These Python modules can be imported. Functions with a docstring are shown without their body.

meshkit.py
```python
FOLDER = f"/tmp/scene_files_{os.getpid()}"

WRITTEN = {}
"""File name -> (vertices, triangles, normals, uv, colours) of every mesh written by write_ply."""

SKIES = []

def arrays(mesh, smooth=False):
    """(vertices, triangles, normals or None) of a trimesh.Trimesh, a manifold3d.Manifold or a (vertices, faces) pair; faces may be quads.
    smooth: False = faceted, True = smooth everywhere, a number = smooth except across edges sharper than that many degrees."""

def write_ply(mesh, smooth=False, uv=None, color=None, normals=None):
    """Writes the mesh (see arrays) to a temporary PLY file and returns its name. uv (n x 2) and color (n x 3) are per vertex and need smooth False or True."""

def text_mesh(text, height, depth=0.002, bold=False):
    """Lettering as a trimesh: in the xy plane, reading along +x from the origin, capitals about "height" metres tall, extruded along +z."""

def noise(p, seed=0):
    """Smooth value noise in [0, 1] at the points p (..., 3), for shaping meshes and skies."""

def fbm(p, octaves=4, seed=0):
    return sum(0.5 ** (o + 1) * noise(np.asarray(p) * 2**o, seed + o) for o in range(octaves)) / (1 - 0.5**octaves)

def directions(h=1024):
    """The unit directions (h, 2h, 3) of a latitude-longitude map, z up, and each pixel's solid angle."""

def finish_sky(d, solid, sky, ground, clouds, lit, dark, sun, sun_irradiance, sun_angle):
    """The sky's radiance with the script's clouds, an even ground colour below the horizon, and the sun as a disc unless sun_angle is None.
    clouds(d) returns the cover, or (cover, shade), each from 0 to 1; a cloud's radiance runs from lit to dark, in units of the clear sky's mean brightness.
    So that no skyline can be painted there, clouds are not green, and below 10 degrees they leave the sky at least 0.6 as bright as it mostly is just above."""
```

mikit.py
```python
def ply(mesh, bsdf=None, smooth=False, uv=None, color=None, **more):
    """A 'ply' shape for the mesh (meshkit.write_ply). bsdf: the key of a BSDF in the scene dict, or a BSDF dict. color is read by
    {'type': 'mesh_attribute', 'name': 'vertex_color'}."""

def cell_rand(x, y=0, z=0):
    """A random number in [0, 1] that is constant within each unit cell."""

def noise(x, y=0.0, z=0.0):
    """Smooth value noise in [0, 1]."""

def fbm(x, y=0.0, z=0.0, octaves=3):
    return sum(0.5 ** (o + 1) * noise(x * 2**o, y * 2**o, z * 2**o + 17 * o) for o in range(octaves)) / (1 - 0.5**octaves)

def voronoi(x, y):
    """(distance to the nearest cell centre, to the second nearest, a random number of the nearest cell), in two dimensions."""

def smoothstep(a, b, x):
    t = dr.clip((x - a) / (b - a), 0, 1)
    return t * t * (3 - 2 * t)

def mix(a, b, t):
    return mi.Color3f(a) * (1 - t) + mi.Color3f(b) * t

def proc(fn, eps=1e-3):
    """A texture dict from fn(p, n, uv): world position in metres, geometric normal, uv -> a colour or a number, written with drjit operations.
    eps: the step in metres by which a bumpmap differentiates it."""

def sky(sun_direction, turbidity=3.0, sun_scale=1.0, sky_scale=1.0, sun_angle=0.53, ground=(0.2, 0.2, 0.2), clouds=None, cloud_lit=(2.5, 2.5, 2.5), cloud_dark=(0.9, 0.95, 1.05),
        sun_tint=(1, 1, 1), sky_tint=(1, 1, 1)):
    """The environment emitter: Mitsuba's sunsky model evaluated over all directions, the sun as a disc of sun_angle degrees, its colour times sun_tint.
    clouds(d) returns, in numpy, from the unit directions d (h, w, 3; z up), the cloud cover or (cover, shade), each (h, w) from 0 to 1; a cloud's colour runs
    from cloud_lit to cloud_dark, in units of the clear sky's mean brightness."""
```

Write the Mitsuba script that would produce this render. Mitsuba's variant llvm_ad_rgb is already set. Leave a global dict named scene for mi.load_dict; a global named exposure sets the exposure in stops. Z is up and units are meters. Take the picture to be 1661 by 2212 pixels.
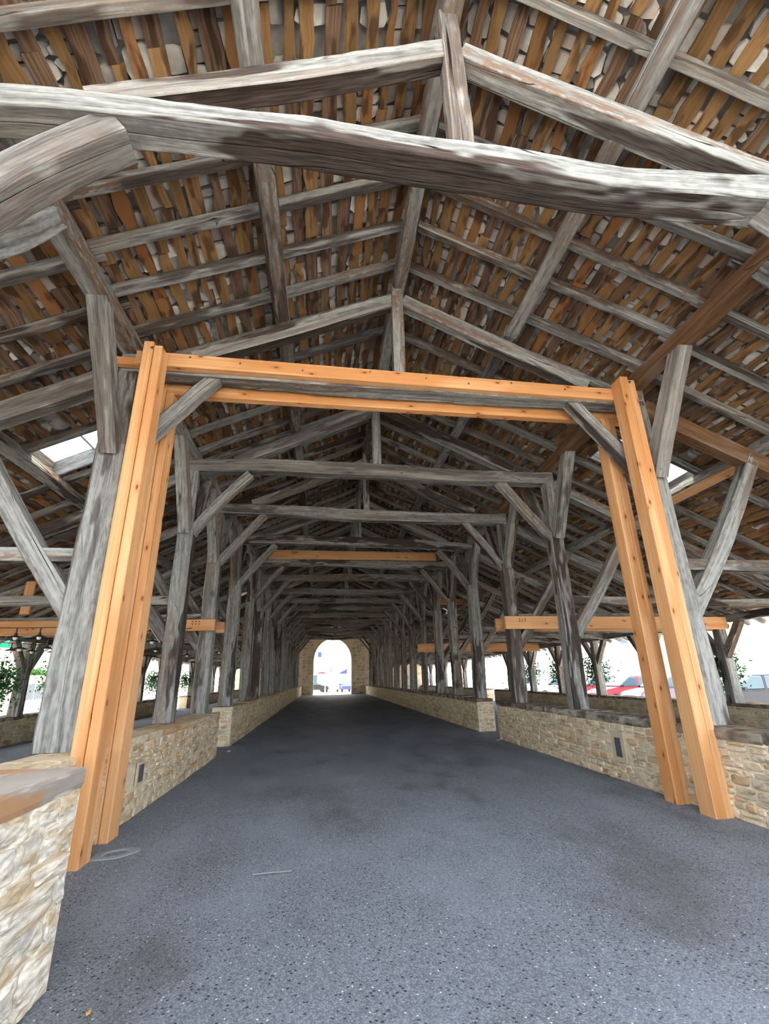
import math, random
import numpy as np, trimesh, shapely.geometry as sg
import drjit as dr, mitsuba as mi
import mikit, meshkit
from mikit import noise, fbm, voronoi, cell_rand, smoothstep, mix, proc

# ------------------------------------------------------------------ camera, sky, exposure
scene, labels = {}, {}
EYE = np.array([0.0, 0.0, 1.6])
RIGHT = np.array([0.9924946748623736, -0.12045813909663822, -0.021075034880303607])
DOWN = np.array([0.020218051255809458, 0.3316033943192667, -0.9432022154762776])
FWD = np.array([0.12060493676980438, 0.9356970800431706, 0.3315500318585954])
cam = np.eye(4)
cam[:3, 0], cam[:3, 1], cam[:3, 2], cam[:3, 3] = -RIGHT, -DOWN, FWD, EYE
scene['camera'] = {'type': 'perspective', 'fov': 78.2254, 'fov_axis': 'x', 'near_clip': 0.05, 'far_clip': 1000.0,
                   'to_world': mi.ScalarTransform4f(cam.tolist())}


def overcast(d):
    n = meshkit.fbm(d * 3.0, 3, 5)
    return 0.86 + 0.14 * n, 0.35 * n


scene['sky'] = mikit.sky((0.08, 0.30, 0.95), turbidity=3.5, sun_scale=0.6, sky_scale=1.0, ground=(0.3, 0.3, 0.29), clouds=overcast,
                         cloud_lit=(2.3, 2.4, 2.55), cloud_dark=(1.8, 1.92, 2.1))
exposure = 4.3


# ------------------------------------------------------------------ materials
def lin(r, g, b):
    return tuple((c / 255 / 12.92) if c <= 10 else ((c / 255 + 0.055) / 1.055) ** 2.4 for c in (r, g, b))


def piece(uv):
    """the number of a piece and the length along it: pieces carry u = 64 * number + metres"""
    k = dr.floor(uv.x / 64.0)
    return k, uv.x - 64.0 * k


def wood_parts(uv):
    k, s = piece(uv)
    v = uv.y + k * 1.7
    warp = 0.025 * noise(s * 1.7, v * 4.0, k)
    fine = noise(s * 6.0, (v + warp) * 110.0, k)
    streak = noise(s * 1.1, (v + warp) * 30.0, k + 50)
    crack = dr.abs(noise(s * 0.45, (v + warp) * 8.0, k + 90) - 0.5)
    return k, s, v, fine, streak, crack


def old_wood(p, n, uv):
    k, s, v, fine, streak, crack = wood_parts(uv)
    stain_and_shade = noise(s * 0.5, v * 4.2, k + 11) * 0.62 + 0.38 * fbm(s * 3.0, v * 14.0, k + 17, 2)  # random dark staining; on hand-picked pids it paints shade onto the undersides
    rough = fbm(s * 13.0, v * 34.0, k + 23, 3)
    c = mix(lin(88, 88, 86), lin(158, 160, 156), smoothstep(0.06, 0.92, 0.4 * streak + 0.27 * fine + 0.33 * rough))
    c = mix(c, lin(112, 88, 68), smoothstep(0.52, 0.66, noise(s * 0.6, v * 5.0, k + 31)) * smoothstep(0.3, 0.6, rough) * (0.25 + 0.65 * cell_rand(k, 4)))
    c = mix(c, mix(lin(42, 35, 33), lin(74, 63, 57), fine), smoothstep(0.46, 0.33, stain_and_shade) * (0.45 + 0.5 * cell_rand(k, 8)))
    c = c * (0.92 + 0.2 * cell_rand(k, 3))
    return mix(lin(30, 25, 23), c, smoothstep(0.003, 0.022, crack + 0.03 * (1 - streak)))


def brown_wood(p, n, uv):
    k, s, v, fine, streak, crack = wood_parts(uv)
    c = mix(lin(76, 57, 44), lin(126, 97, 72), 0.5 * streak + 0.5 * fine)
    c = mix(c, lin(126, 112, 100), smoothstep(0.5, 0.75, fbm(s * 1.2, v * 5.0, k + 11, 2)) * 0.7)
    return mix(lin(40, 28, 22), c, smoothstep(0.004, 0.03, crack + 0.03 * (1 - streak)))


def old_wood_height(p, n, uv):
    k, s, v, fine, streak, crack = wood_parts(uv)
    return 0.5 * fine + 0.6 * streak + 1.2 * smoothstep(0.0, 0.025, crack)


def new_wood(p, n, uv):
    k, s = piece(uv)
    v = uv.y + k * 1.3
    w = v + 0.02 * noise(s * 1.1, v * 5.0, k)
    ring = noise(s * 0.4, w * 60.0, k)
    fine = noise(s * 1.5, w * 170.0, k + 3)
    c = mix(lin(182, 130, 82), lin(214, 168, 120), 0.6 * ring + 0.4 * fine)
    c = mix(c, lin(178, 118, 64), 0.7 * smoothstep(0.45, 0.75, fbm(s * 0.7, v * 6.0, k, 2)))
    d1, d2, z = voronoi(s * 1.6 + k * 13.0, v * 4.0)
    knot = smoothstep(0.07, 0.03, d1) * dr.select(z > 0.45, 1.0, 0.0)
    halo = smoothstep(0.2, 0.06, d1) * dr.select(z > 0.45, 1.0, 0.0)
    c = mix(c, lin(170, 100, 48), 0.5 * halo)
    return mix(c, lin(84, 50, 28), 0.85 * knot)


def board_wood(p, n, uv):
    k, s = piece(uv)
    v = uv.y + k * 1.1
    g = noise(s * 2.0, v * 80.0, k)
    h = fbm(s * 3.0, v * 11.0, k + 5, 3)
    t = cell_rand(k, 6)
    c = mix(lin(110, 84, 56), lin(160, 127, 88), 0.5 * g + 0.5 * h)
    c = mix(c, mix(lin(84, 66, 54), lin(132, 108, 88), g), smoothstep(0.62, 0.85, t))
    c = mix(c, lin(136, 94, 60), smoothstep(0.16, 0.04, t) * 0.8)
    c = mix(c, lin(58, 44, 36), smoothstep(0.5, 0.72, h) * 0.75)
    return c * (0.72 + 0.45 * cell_rand(k, 9))


def slab_stone(p, n, uv):
    k, s = piece(uv)
    g = fbm(p.x * 9.0, p.y * 9.0, p.z * 9.0 + k, 3)
    t = cell_rand(k, 6)
    c = mix(lin(140, 138, 132), lin(216, 214, 206), g)
    c = mix(c, lin(180, 154, 138), smoothstep(0.6, 0.95, t) * 0.5)
    return c * (0.55 + 0.6 * cell_rand(k, 9))


def rubble(p, n, uv):
    k, s = piece(uv)
    g = fbm(p.x * 22.0, p.y * 22.0, p.z * 30.0, 3)
    b = fbm(p.x * 6.0, p.y * 6.0, p.z * 11.0, 3)
    t = cell_rand(k, 6)
    c = mix(lin(182, 166, 136), lin(232, 218, 190), g)
    c = mix(c, lin(178, 168, 150), smoothstep(0.65, 0.9, t) * 0.8)
    c = mix(c, lin(176, 134, 90), smoothstep(0.22, 0.06, t) * 0.6)
    c = mix(c, lin(140, 120, 92), smoothstep(0.55, 0.75, b) * 0.7)
    return c * (0.86 + 0.2 * cell_rand(k, 9))


def rubble_height(p, n, uv):
    return fbm(p.x * 30.0, p.y * 30.0, p.z * 45.0, 3) + 0.6 * noise(p.x * 9.0, p.y * 9.0, p.z * 22.0)


def mortar(p, n, uv):
    g = fbm(p.x * 14.0, p.y * 14.0, p.z * 18.0, 3)
    d = fbm(p.x * 2.2, p.y * 2.2, p.z * 3.0, 2)
    c = mix(lin(190, 176, 148), lin(228, 216, 190), g)
    return mix(c, lin(150, 134, 108), smoothstep(0.55, 0.8, d) * 0.6)


def pale_stone(p, n, uv):
    k, s = piece(uv)
    g = fbm(p.x * 16.0, p.y * 12.0, p.z * 34.0, 3)
    b = fbm(p.x * 4.0, p.y * 3.0 + 0.7 * p.z, p.z * 8.0 + k, 2)
    c = mix(lin(172, 164, 148), lin(216, 210, 196), smoothstep(0.2, 0.75, g))
    c = mix(c, lin(168, 146, 110), smoothstep(0.54, 0.7, b) * 0.7)
    c = mix(c, lin(150, 152, 148), smoothstep(0.46, 0.28, b) * 0.45)
    return c * (0.92 + 0.1 * cell_rand(k, 9))


def coping_stone(p, n, uv):
    k, s = piece(uv)
    g = fbm(p.x * 6.0, p.y * 6.0, p.z * 10.0 + k, 3)
    c = mix(lin(88, 79, 70), lin(170, 164, 152), smoothstep(0.25, 0.75, g))
    return mix(c, lin(116, 94, 74), smoothstep(0.55, 0.9, cell_rand(k, 6)) * 0.5) * (0.8 + 0.3 * cell_rand(k, 9))


def bench_stone(p, n, uv):
    k, s = piece(uv)
    g = fbm(p.x * 3.0, p.y * 3.0, p.z * 10.0 + k, 3)
    c = mix(lin(112, 106, 100), lin(152, 144, 134), g)
    c = mix(c, lin(150, 112, 74), smoothstep(0.52, 0.7, fbm(p.x * 2.0, p.y * 2.0, p.z * 6.0 + 9 + k, 2)) * 0.85)
    return mix(c, lin(186, 184, 180), 0.6 * smoothstep(0.62, 0.78, fbm(p.x * 14.0, p.y * 3.0, p.z * 20.0 + 5, 3)))


def asphalt(p, n, uv):
    d1, d2, w = voronoi(p.x * 70.0, p.y * 70.0)
    e1, e2, w2 = voronoi(p.x * 30.0, p.y * 30.0)
    body = fbm(p.x * 1.9, p.y * 1.1, 0.3, 4)
    c = mix(lin(88, 94, 101), lin(105, 111, 119), noise(p.x * 60.0, p.y * 60.0))
    c = mix(c, mix(lin(46, 51, 58), lin(142, 148, 155), smoothstep(0.2, 0.85, w)), smoothstep(0.42, 0.28, d1) * 0.5)
    big = smoothstep(0.28, 0.2, e1)
    c = mix(c, lin(30, 36, 46), big * dr.select(w2 < 0.13, 0.85, 0.0))
    c = mix(c, lin(206, 206, 200), smoothstep(0.2, 0.12, e1) * dr.select(w2 > 0.962, 0.75, 0.0))
    c = mix(c, lin(120, 127, 137), smoothstep(0.48, 0.25, body) * 0.3)
    return mix(c, lin(66, 64, 64), smoothstep(0.5, 0.76, body) * 0.5)


def asphalt_height(p, n, uv):
    d1, d2, w = voronoi(p.x * 62.0, p.y * 62.0)
    return smoothstep(0.5, 0.1, d1)


def bumped(colour, height=None, scale=0.003, rough=None, eps=2e-3):
    base = {'type': 'diffuse', 'reflectance': proc(colour)} if rough is None else \
        {'type': 'principled', 'base_color': proc(colour), 'roughness': rough, 'specular': 0.35}
    if height is not None:
        base = {'type': 'bumpmap', 'arbitrary': proc(height, eps), 'scale': scale, 'bsdf': base}
    return {'type': 'twosided', 'bsdf': base}


def plain(rgb, rough=None, metallic=0.0):
    if rough is None:
        return {'type': 'twosided', 'bsdf': {'type': 'diffuse', 'reflectance': {'type': 'rgb', 'value': list(lin(*rgb))}}}
    return {'type': 'twosided', 'bsdf': {'type': 'principled', 'base_color': {'type': 'rgb', 'value': list(lin(*rgb))}, 'roughness': rough, 'metallic': metallic}}


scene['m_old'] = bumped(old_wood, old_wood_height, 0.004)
scene['m_brown'] = bumped(brown_wood, old_wood_height, 0.004)
scene['m_new'] = bumped(new_wood, None, rough=0.55)
scene['m_board'] = bumped(board_wood)
scene['m_slab'] = bumped(slab_stone)
scene['m_rubble'] = bumped(rubble, rubble_height, 0.006)
scene['m_mortar'] = bumped(mortar, rubble_height, 0.006)
scene['m_pale'] = bumped(pale_stone, rubble_height, 0.008)
scene['m_coping'] = bumped(coping_stone, rubble_height, 0.004)
scene['m_bench'] = bumped(bench_stone, None, rough=0.42)
scene['m_asphalt'] = bumped(asphalt, asphalt_height, 0.002, rough=0.6)
scene['m_paving'] = plain((212, 208, 200))
scene['m_black'] = plain((24, 24, 26), 0.5)
scene['m_dark'] = plain((38, 36, 36))
scene['m_white'] = plain((232, 232, 228))
scene['m_plaster'] = plain((232, 226, 214))
scene['m_plaster_cool'] = plain((214, 220, 222))
scene['m_shutter'] = plain((168, 178, 186))
scene['m_blue'] = plain((44, 62, 120), 0.3)
scene['m_red'] = plain((200, 56, 66), 0.3)
scene['m_car_white'] = plain((226, 228, 230), 0.3)
scene['m_car_grey'] = plain((110, 104, 124), 0.3)
scene['m_car_dark'] = plain((30, 34, 44), 0.3)
scene['m_glass_dark'] = plain((70, 92, 104), 0.12)
scene['m_metal'] = plain((186, 188, 190), 0.3, 1.0)
scene['m_green'] = plain((36, 150, 110))
scene['m_leaf'] = plain((60, 104, 50))
scene['m_leaf_dark'] = plain((52, 86, 56))
scene['m_flower'] = plain((206, 52, 40))
scene['m_sign_red'] = plain((196, 40, 60))
scene['m_arch_brown'] = plain((120, 84, 84))
scene['m_roof_tile'] = plain((150, 104, 82))
scene['m_concrete'] = plain((132, 136, 138))
scene['m_frame'] = plain((184, 172, 146))
scene['m_grille'] = plain((70, 74, 82), 0.5)
scene['m_paper'] = plain((226, 224, 220))
scene['m_dry_leaf'] = plain((196, 140, 70))
scene['m_pane'] = {'type': 'thindielectric', 'int_ior': 1.5}

# ------------------------------------------------------------------ helpers
rng = np.random.default_rng(7)
taken = {}


def numbered(name):
    n = taken.get(name, -1) + 1
    taken[name] = n
    return name if n == 0 else f'{name}_{n:03d}'


def tag(key, label=None, category=None, group=None, kind=None):
    d = {k: v for k, v in (('label', label), ('category', category), ('group', group), ('kind', kind)) if v}
    if d:
        labels[key] = d
    return key


def thing(name, label, category, group=None):
    return tag(numbered(name), label, category, group)


def put(mesh, bsdf, parent=None, name=None, smooth=False, uv=None):
    """one entry of the scene; returns its key"""
    key = parent if name is None else numbered(f'{parent}__{name}' if parent else name)
    scene[key] = mikit.ply(mesh, bsdf, smooth=smooth, uv=uv)
    return key


piece_count = [0]


def next_piece():
    piece_count[0] += 1
    return (piece_count[0] * 7) % 61


def n1(x, seed):
    x = np.atleast_1d(np.asarray(x, float))
    return meshkit.noise(np.stack([x, np.full_like(x, seed * 1.37 + 0.5), np.full_like(x, 0.5)], -1), seed) - 0.5


def unit(v):
    return np.asarray(v, float) / np.linalg.norm(v)


def resample(pts, n):
    pts = np.asarray(pts, float)
    if len(pts) == 2:
        return pts[0] + np.linspace(0, 1, n)[:, None] * (pts[1] - pts[0])
    from scipy.interpolate import CubicSpline, PchipInterpolator
    d = np.r_[0, np.cumsum(np.linalg.norm(np.diff(pts, axis=0), axis=1))]
    return PchipInterpolator(d, pts)(np.linspace(0, d[-1], n))


def timber(pts, w, h, up=(0, 0, 1), step=0.12, wob=0.014, rough=0.10, r=0.09, bow=0.0, seed=None, grooved=0, pid=None):
    """a hewn timber along pts: w across, h along 'up'; w and h may be lists spread along it"""
    if seed is None:
        seed = int(rng.integers(1, 10000))
    pts = np.asarray(pts, float)
    L = np.linalg.norm(np.diff(pts, axis=0), axis=1).sum()
    n = max(4, int(L / step) + 1)
    c = resample(pts, n)
    s = np.linspace(0, L, n)
    W = np.interp(s / L, np.linspace(0, 1, np.size(w)), np.atleast_1d(w)) * (1 + rough * n1(s * 0.9, seed))
    Hh = np.interp(s / L, np.linspace(0, 1, np.size(h)), np.atleast_1d(h)) * (1 + rough * n1(s * 1.1, seed + 1))
    t = np.gradient(c, axis=0)
    t /= np.linalg.norm(t, axis=1, keepdims=True)
    side = np.cross(t, np.asarray(up, float))
    side /= np.linalg.norm(side, axis=1, keepdims=True)
    upv = np.cross(side, t)
    ends = np.minimum(1, np.minimum(s, L - s) / 0.3)
    c = c + side * (wob * 2 * n1(s * 0.6, seed + 2) * ends)[:, None] + upv * ((wob * 2 * n1(s * 0.7, seed + 3)) * ends + bow * np.sin(np.pi * s / L))[:, None]
    # around the section: three points on each arris and, on near timbers, furrowed points across each face
    ring = []
    m = np.minimum(np.min(np.atleast_1d(w)), np.min(np.atleast_1d(h)))
    for q, (sx, sy) in enumerate(((1, -1), (1, 1), (-1, 1), (-1, -1))):
        for a in (0.0, 0.5, 1.0):
            ang = (q - 1) * math.pi / 2 + a * math.pi / 2
            ring.append((sx, sy, math.cos(ang), math.sin(ang), q, 0.0))
        nx_, ny_ = ((1, 1), (-1, 1), (-1, -1), (1, -1))[q]
        for f_ in (0.2, 0.4, 0.6, 0.8) if grooved else ():
            ring.append((sx + (nx_ - sx) * f_, sy + (ny_ - sy) * f_, 0, 0, q, f_))
    NR = len(ring)
    rr = r * m
    P = np.empty((n, NR + 1, 3))
    kq = [1 + 0.9 * rough * n1(s * 2.2 + 31 * q, seed + 4 + q) for q in range(4)]
    eq = [rr * (1 + 0.9 * n1(s * 1.7, seed + 9 + q)) for q in range(4)]
    for j, (sx, sy, ca, sa, q, f_) in enumerate(ring):
        if f_ == 0.0:
            chip = 0.010 * grooved * n1(s * 7.0 + 13 * q, seed + 40 + q)
            a_ = sx * (W / 2 * kq[q] - eq[q] + chip) + ca * eq[q]
            b_ = sy * (Hh / 2 * kq[q] - eq[q] + chip) + sa * eq[q]
        else:
            kf = kq[q] * (1 - f_) + kq[(q + 1) % 4] * f_
            dep = -0.006 + 0.03 * grooved * n1(s * 0.8 + 17 * j, seed + 60 + j) + 0.01 * n1(s * 5.0 + 7 * j, seed + 90 + j)
            fx, fy = ((1, 0), (0, 1), (-1, 0), (0, -1))[q]
            a_ = sx * W / 2 * kf + fx * dep
            b_ = sy * Hh / 2 * kf + fy * dep
        P[:, j] = c + side * a_[:, None] + upv * b_[:, None]
    P[:, NR] = P[:, 0]
    per = np.r_[0, np.cumsum(np.linalg.norm(np.diff(P[n // 2], axis=0), axis=1))]
    kk = next_piece() if pid is None else pid
    uv = np.stack(np.broadcast_arrays(64.0 * kk + 1 + s[:, None], per[None, :]), -1)
    i, j = np.meshgrid(np.arange(n - 1), np.arange(NR), indexing='ij')
    a = i * (NR + 1) + j
    q = np.stack([a, a + 1, a + NR + 2, a + NR + 1], -1).reshape(-1, 4)
    F = np.vstack([q[:, [0, 1, 2]], q[:, [0, 2, 3]]])
    V, UV = P.reshape(-1, 3), uv.reshape(-1, 2)
    for e, flip in ((0, True), (n - 1, False)):
        o = len(V)
        cap = P[e, :NR]
        V = np.vstack([V, cap, cap.mean(0)])
        rel = cap - cap.mean(0)
        UV = np.vstack([UV, np.stack([64.0 * kk + 1 + 0.2 * (rel @ upv[e]), rel @ side[e]], -1), [[64.0 * kk + 1, 0]]])
        f = np.array([[o + x, o + (x + 1) % NR, o + NR] for x in range(NR)])
        F = np.vstack([F, f[:, ::-1] if flip else f])
    return V, F, UV


def beam(parent, name, pts, w, h, mat='m_old', label=None, **kw):
    V, F, UV = timber(pts, w, h, **kw)
    key = put((V, F), mat, parent, name, smooth=True, uv=UV)
    if label:
        tag(key, label)
    return key


def box_mesh(p0, p1, bevel=0.006):
    """a box with chamfered edges between two corners"""
    p0, p1 = np.minimum(p0, p1), np.maximum(p0, p1)
    c, hf = (np.array(p0) + p1) / 2, (np.array(p1) - p0) / 2
    b = min(bevel, 0.45 * hf.min())
    v = []
    for sx in (-1, 1):
        for sy in (-1, 1):
            for sz in (-1, 1):
                s_ = np.array([sx, sy, sz])
                for k in range(3):
                    o = hf - b
                    o[k] = hf[k]
                    v.append(c + s_ * o)
    return trimesh.convex.convex_hull(np.array(v))


def sawn(parent, name, p0, p1, w, h, up=(0, 0, 1), mat='m_new', bevel=0.008, label=None):
    """a straight sawn timber with chamfered edges and wood coordinates along its length"""
    p0, p1 = np.asarray(p0, float), np.asarray(p1, float)
    t = unit(p1 - p0)
    side = unit(np.cross(t, up))
    u = np.cross(side, t)
    L = np.linalg.norm(p1 - p0)
    pr = [(w / 2 - bevel, -h / 2), (w / 2, -h / 2 + bevel), (w / 2, h / 2 - bevel), (w / 2 - bevel, h / 2),
          (-w / 2 + bevel, h / 2), (-w / 2, h / 2 - bevel), (-w / 2, -h / 2 + bevel), (-w / 2 + bevel, -h / 2)]
    V, F, UV = [], [], []
    kk = next_piece()
    per = 0.0
    for j in range(8):
        a, b = np.array(pr[j]), np.array(pr[(j + 1) % 8])
        o = len(V)
        for s_, q in ((0, a), (0, b), (L, b), (L, a)):
            V.append(p0 + t * s_ + side * q[0] + u * q[1])
        d = np.linalg.norm(b - a)
        UV += [(64 * kk + 1, per), (64 * kk + 1, per + d), (64 * kk + 1 + L, per + d), (64 * kk + 1 + L, per)]
        per += d
        F += [(o, o + 1, o + 2), (o, o + 2, o + 3)]
    for s_, flip in ((0, True), (L, False)):
        o = len(V)
        for q in pr:
            V.append(p0 + t * s_ + side * q[0] + u * q[1])
            UV.append((64 * kk + 1 + q[1] * 0.2, q[0]))
        for x in range(1, 7):
            f = (o, o + x, o + x + 1)
            F.append(f[::-1] if flip else f)
    key = put((np.array(V), np.array(F)), mat, parent, name, uv=np.array(UV))
    if label:
        tag(key, label)
    return key


def cyl_between(p0, p1, r, sec=10):
    return trimesh.creation.cylinder(radius=r, segment=np.array([p0, p1], float), sections=sec)


ORD = ['nearest', 'second', 'third', 'fourth', 'fifth', 'sixth', 'seventh', 'eighth', 'ninth', 'tenth', 'eleventh', 'twelfth', 'thirteenth',
       'fourteenth', 'fifteenth', 'sixteenth', 'seventeenth', 'eighteenth', 'nineteenth', 'twentieth']
NTH = ['first'] + ORD[1:]

# ------------------------------------------------------------------ the hall's measures
XC = 1.10                                   # the ridge
YL = [2.70, 6.00, 9.45, 12.00, 14.95, 18.2, 20.9, 24.2, 27.4, 30.6, 33.9, 37.1, 40.3, 43.5, 46.7, 49.9, 53.2]
YR = [2.66, 6.20, 9.45, 12.40, 15.60, 18.4, 21.0, 24.3, 27.5, 30.7, 33.9, 37.2, 40.3, 43.5, 46.7, 49.9, 53.2]
YA, YZ = 1.5, 57.0                         # the roof's two ends; the near one cut short to let in sky light
DX_PLATE, DX_EAVE = 3.87, 10.15
SIDE = {-1: 'left', 1: 'right'}


def rb(dx):
    """underside of the rafters at the distance dx from the ridge"""
    dx = np.asarray(dx, float)
    return np.where(dx < 3.86, 7.93 - 0.45 * dx, 6.193 - 0.5 * (dx - 3.86))


def X(s, dx):
    return XC + s * dx


def floor_grid(x0, x1, y0, y1, nx, ny, amp):
    xs, ys = np.linspace(x0, x1, nx), np.linspace(y0, y1, ny)
    gx, gy = np.meshgrid(xs, ys, indexing='ij')
    gz = amp * (meshkit.fbm(np.stack([gx * 0.5, gy * 0.5, gx * 0], -1), 3, 3) - 0.5)
    i, j = np.meshgrid(np.arange(nx - 1), np.arange(ny - 1), indexing='ij')
    a = i * ny + j
    return np.stack([gx, gy, gz], -1).reshape(-1, 3), np.stack([a, a + ny, a + ny + 1, a + 1], -1).reshape(-1, 4)


# ------------------------------------------------------------------ floor and street
put(floor_grid(-9.6, 11.9, -4.0, 57.6, 90, 200, 0.03), 'm_asphalt', None, 'floor', smooth=True)
tag('floor', 'grey asphalt floor with dark and pale grit running down the hall', kind='structure')
g = trimesh.creation.box((160, 220, 0.2))
g.apply_translation((1, 60, -0.16))
put(g, 'm_paving', None, 'street', smooth=False)
tag('street', 'bright pale paving of the square outside the hall', kind='structure')


# ------------------------------------------------------------------ low stone walls
def stone_mesh(poly, to3, proud, back, kk, r):
    """a pillow-faced stone: poly (n,2) on the wall plane; to3(a, b, d) places it"""
    c = poly.mean(0)
    n = len(poly)
    rings = [(1.0, -back), (1.0, proud * 0.35), (0.9, proud * 0.85), (0.6, proud * (0.9 + 0.3 * r.random()))]
    tilt = r.normal(0, 0.02, 2)
    V = []
    for sc, d in rings:
        q = c + (poly - c) * sc
        V += [to3(a, b, d + (tilt @ ((a, b) - c) + r.normal(0, 0.0025)) * (d > 0)) for a, b in q]
    V.append(to3(c[0], c[1], proud * (0.9 + 0.25 * r.random())))
    F = []
    for k in range(3):
        for j in range(n):
            a, b = k * n + j, k * n + (j + 1) % n
            F += [(a, b, b + n), (a, b + n, a + n)]
    F += [(3 * n + j, 3 * n + (j + 1) % n, 4 * n) for j in range(n)]
    V = np.array(V)
    uv = np.stack([np.full(len(V), 64.0 * kk + 1), np.zeros(len(V))], -1)
    return V, np.array(F), uv


def outline(a0, a1, b0, b1, r, n=9, e=0.55):
    """an irregular rounded outline that fills the cell"""
    ca, cb, ha, hb = (a0 + a1) / 2, (b0 + b1) / 2, (a1 - a0) / 2, (b1 - b0) / 2
    ang = np.linspace(0, 2 * np.pi, n, endpoint=False) + r.uniform(-0.22, 0.22, n) + r.random()
    x = np.sign(np.cos(ang)) * np.abs(np.cos(ang)) ** e * ha * r.uniform(0.84, 1.0, n)
    y = np.sign(np.sin(ang)) * np.abs(np.sin(ang)) ** e * hb * r.uniform(0.84, 1.0, n)
    return np.stack([ca + x, cb + y], -1)


def join(parts):
    V, F, U, o = [], [], [], 0
    for v, f, u in parts:
        V.append(v)
        F.append(np.asarray(f) + o)
        U.append(u)
        o += len(v)
    return np.vstack(V), np.vstack(F), np.vstack(U)


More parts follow.
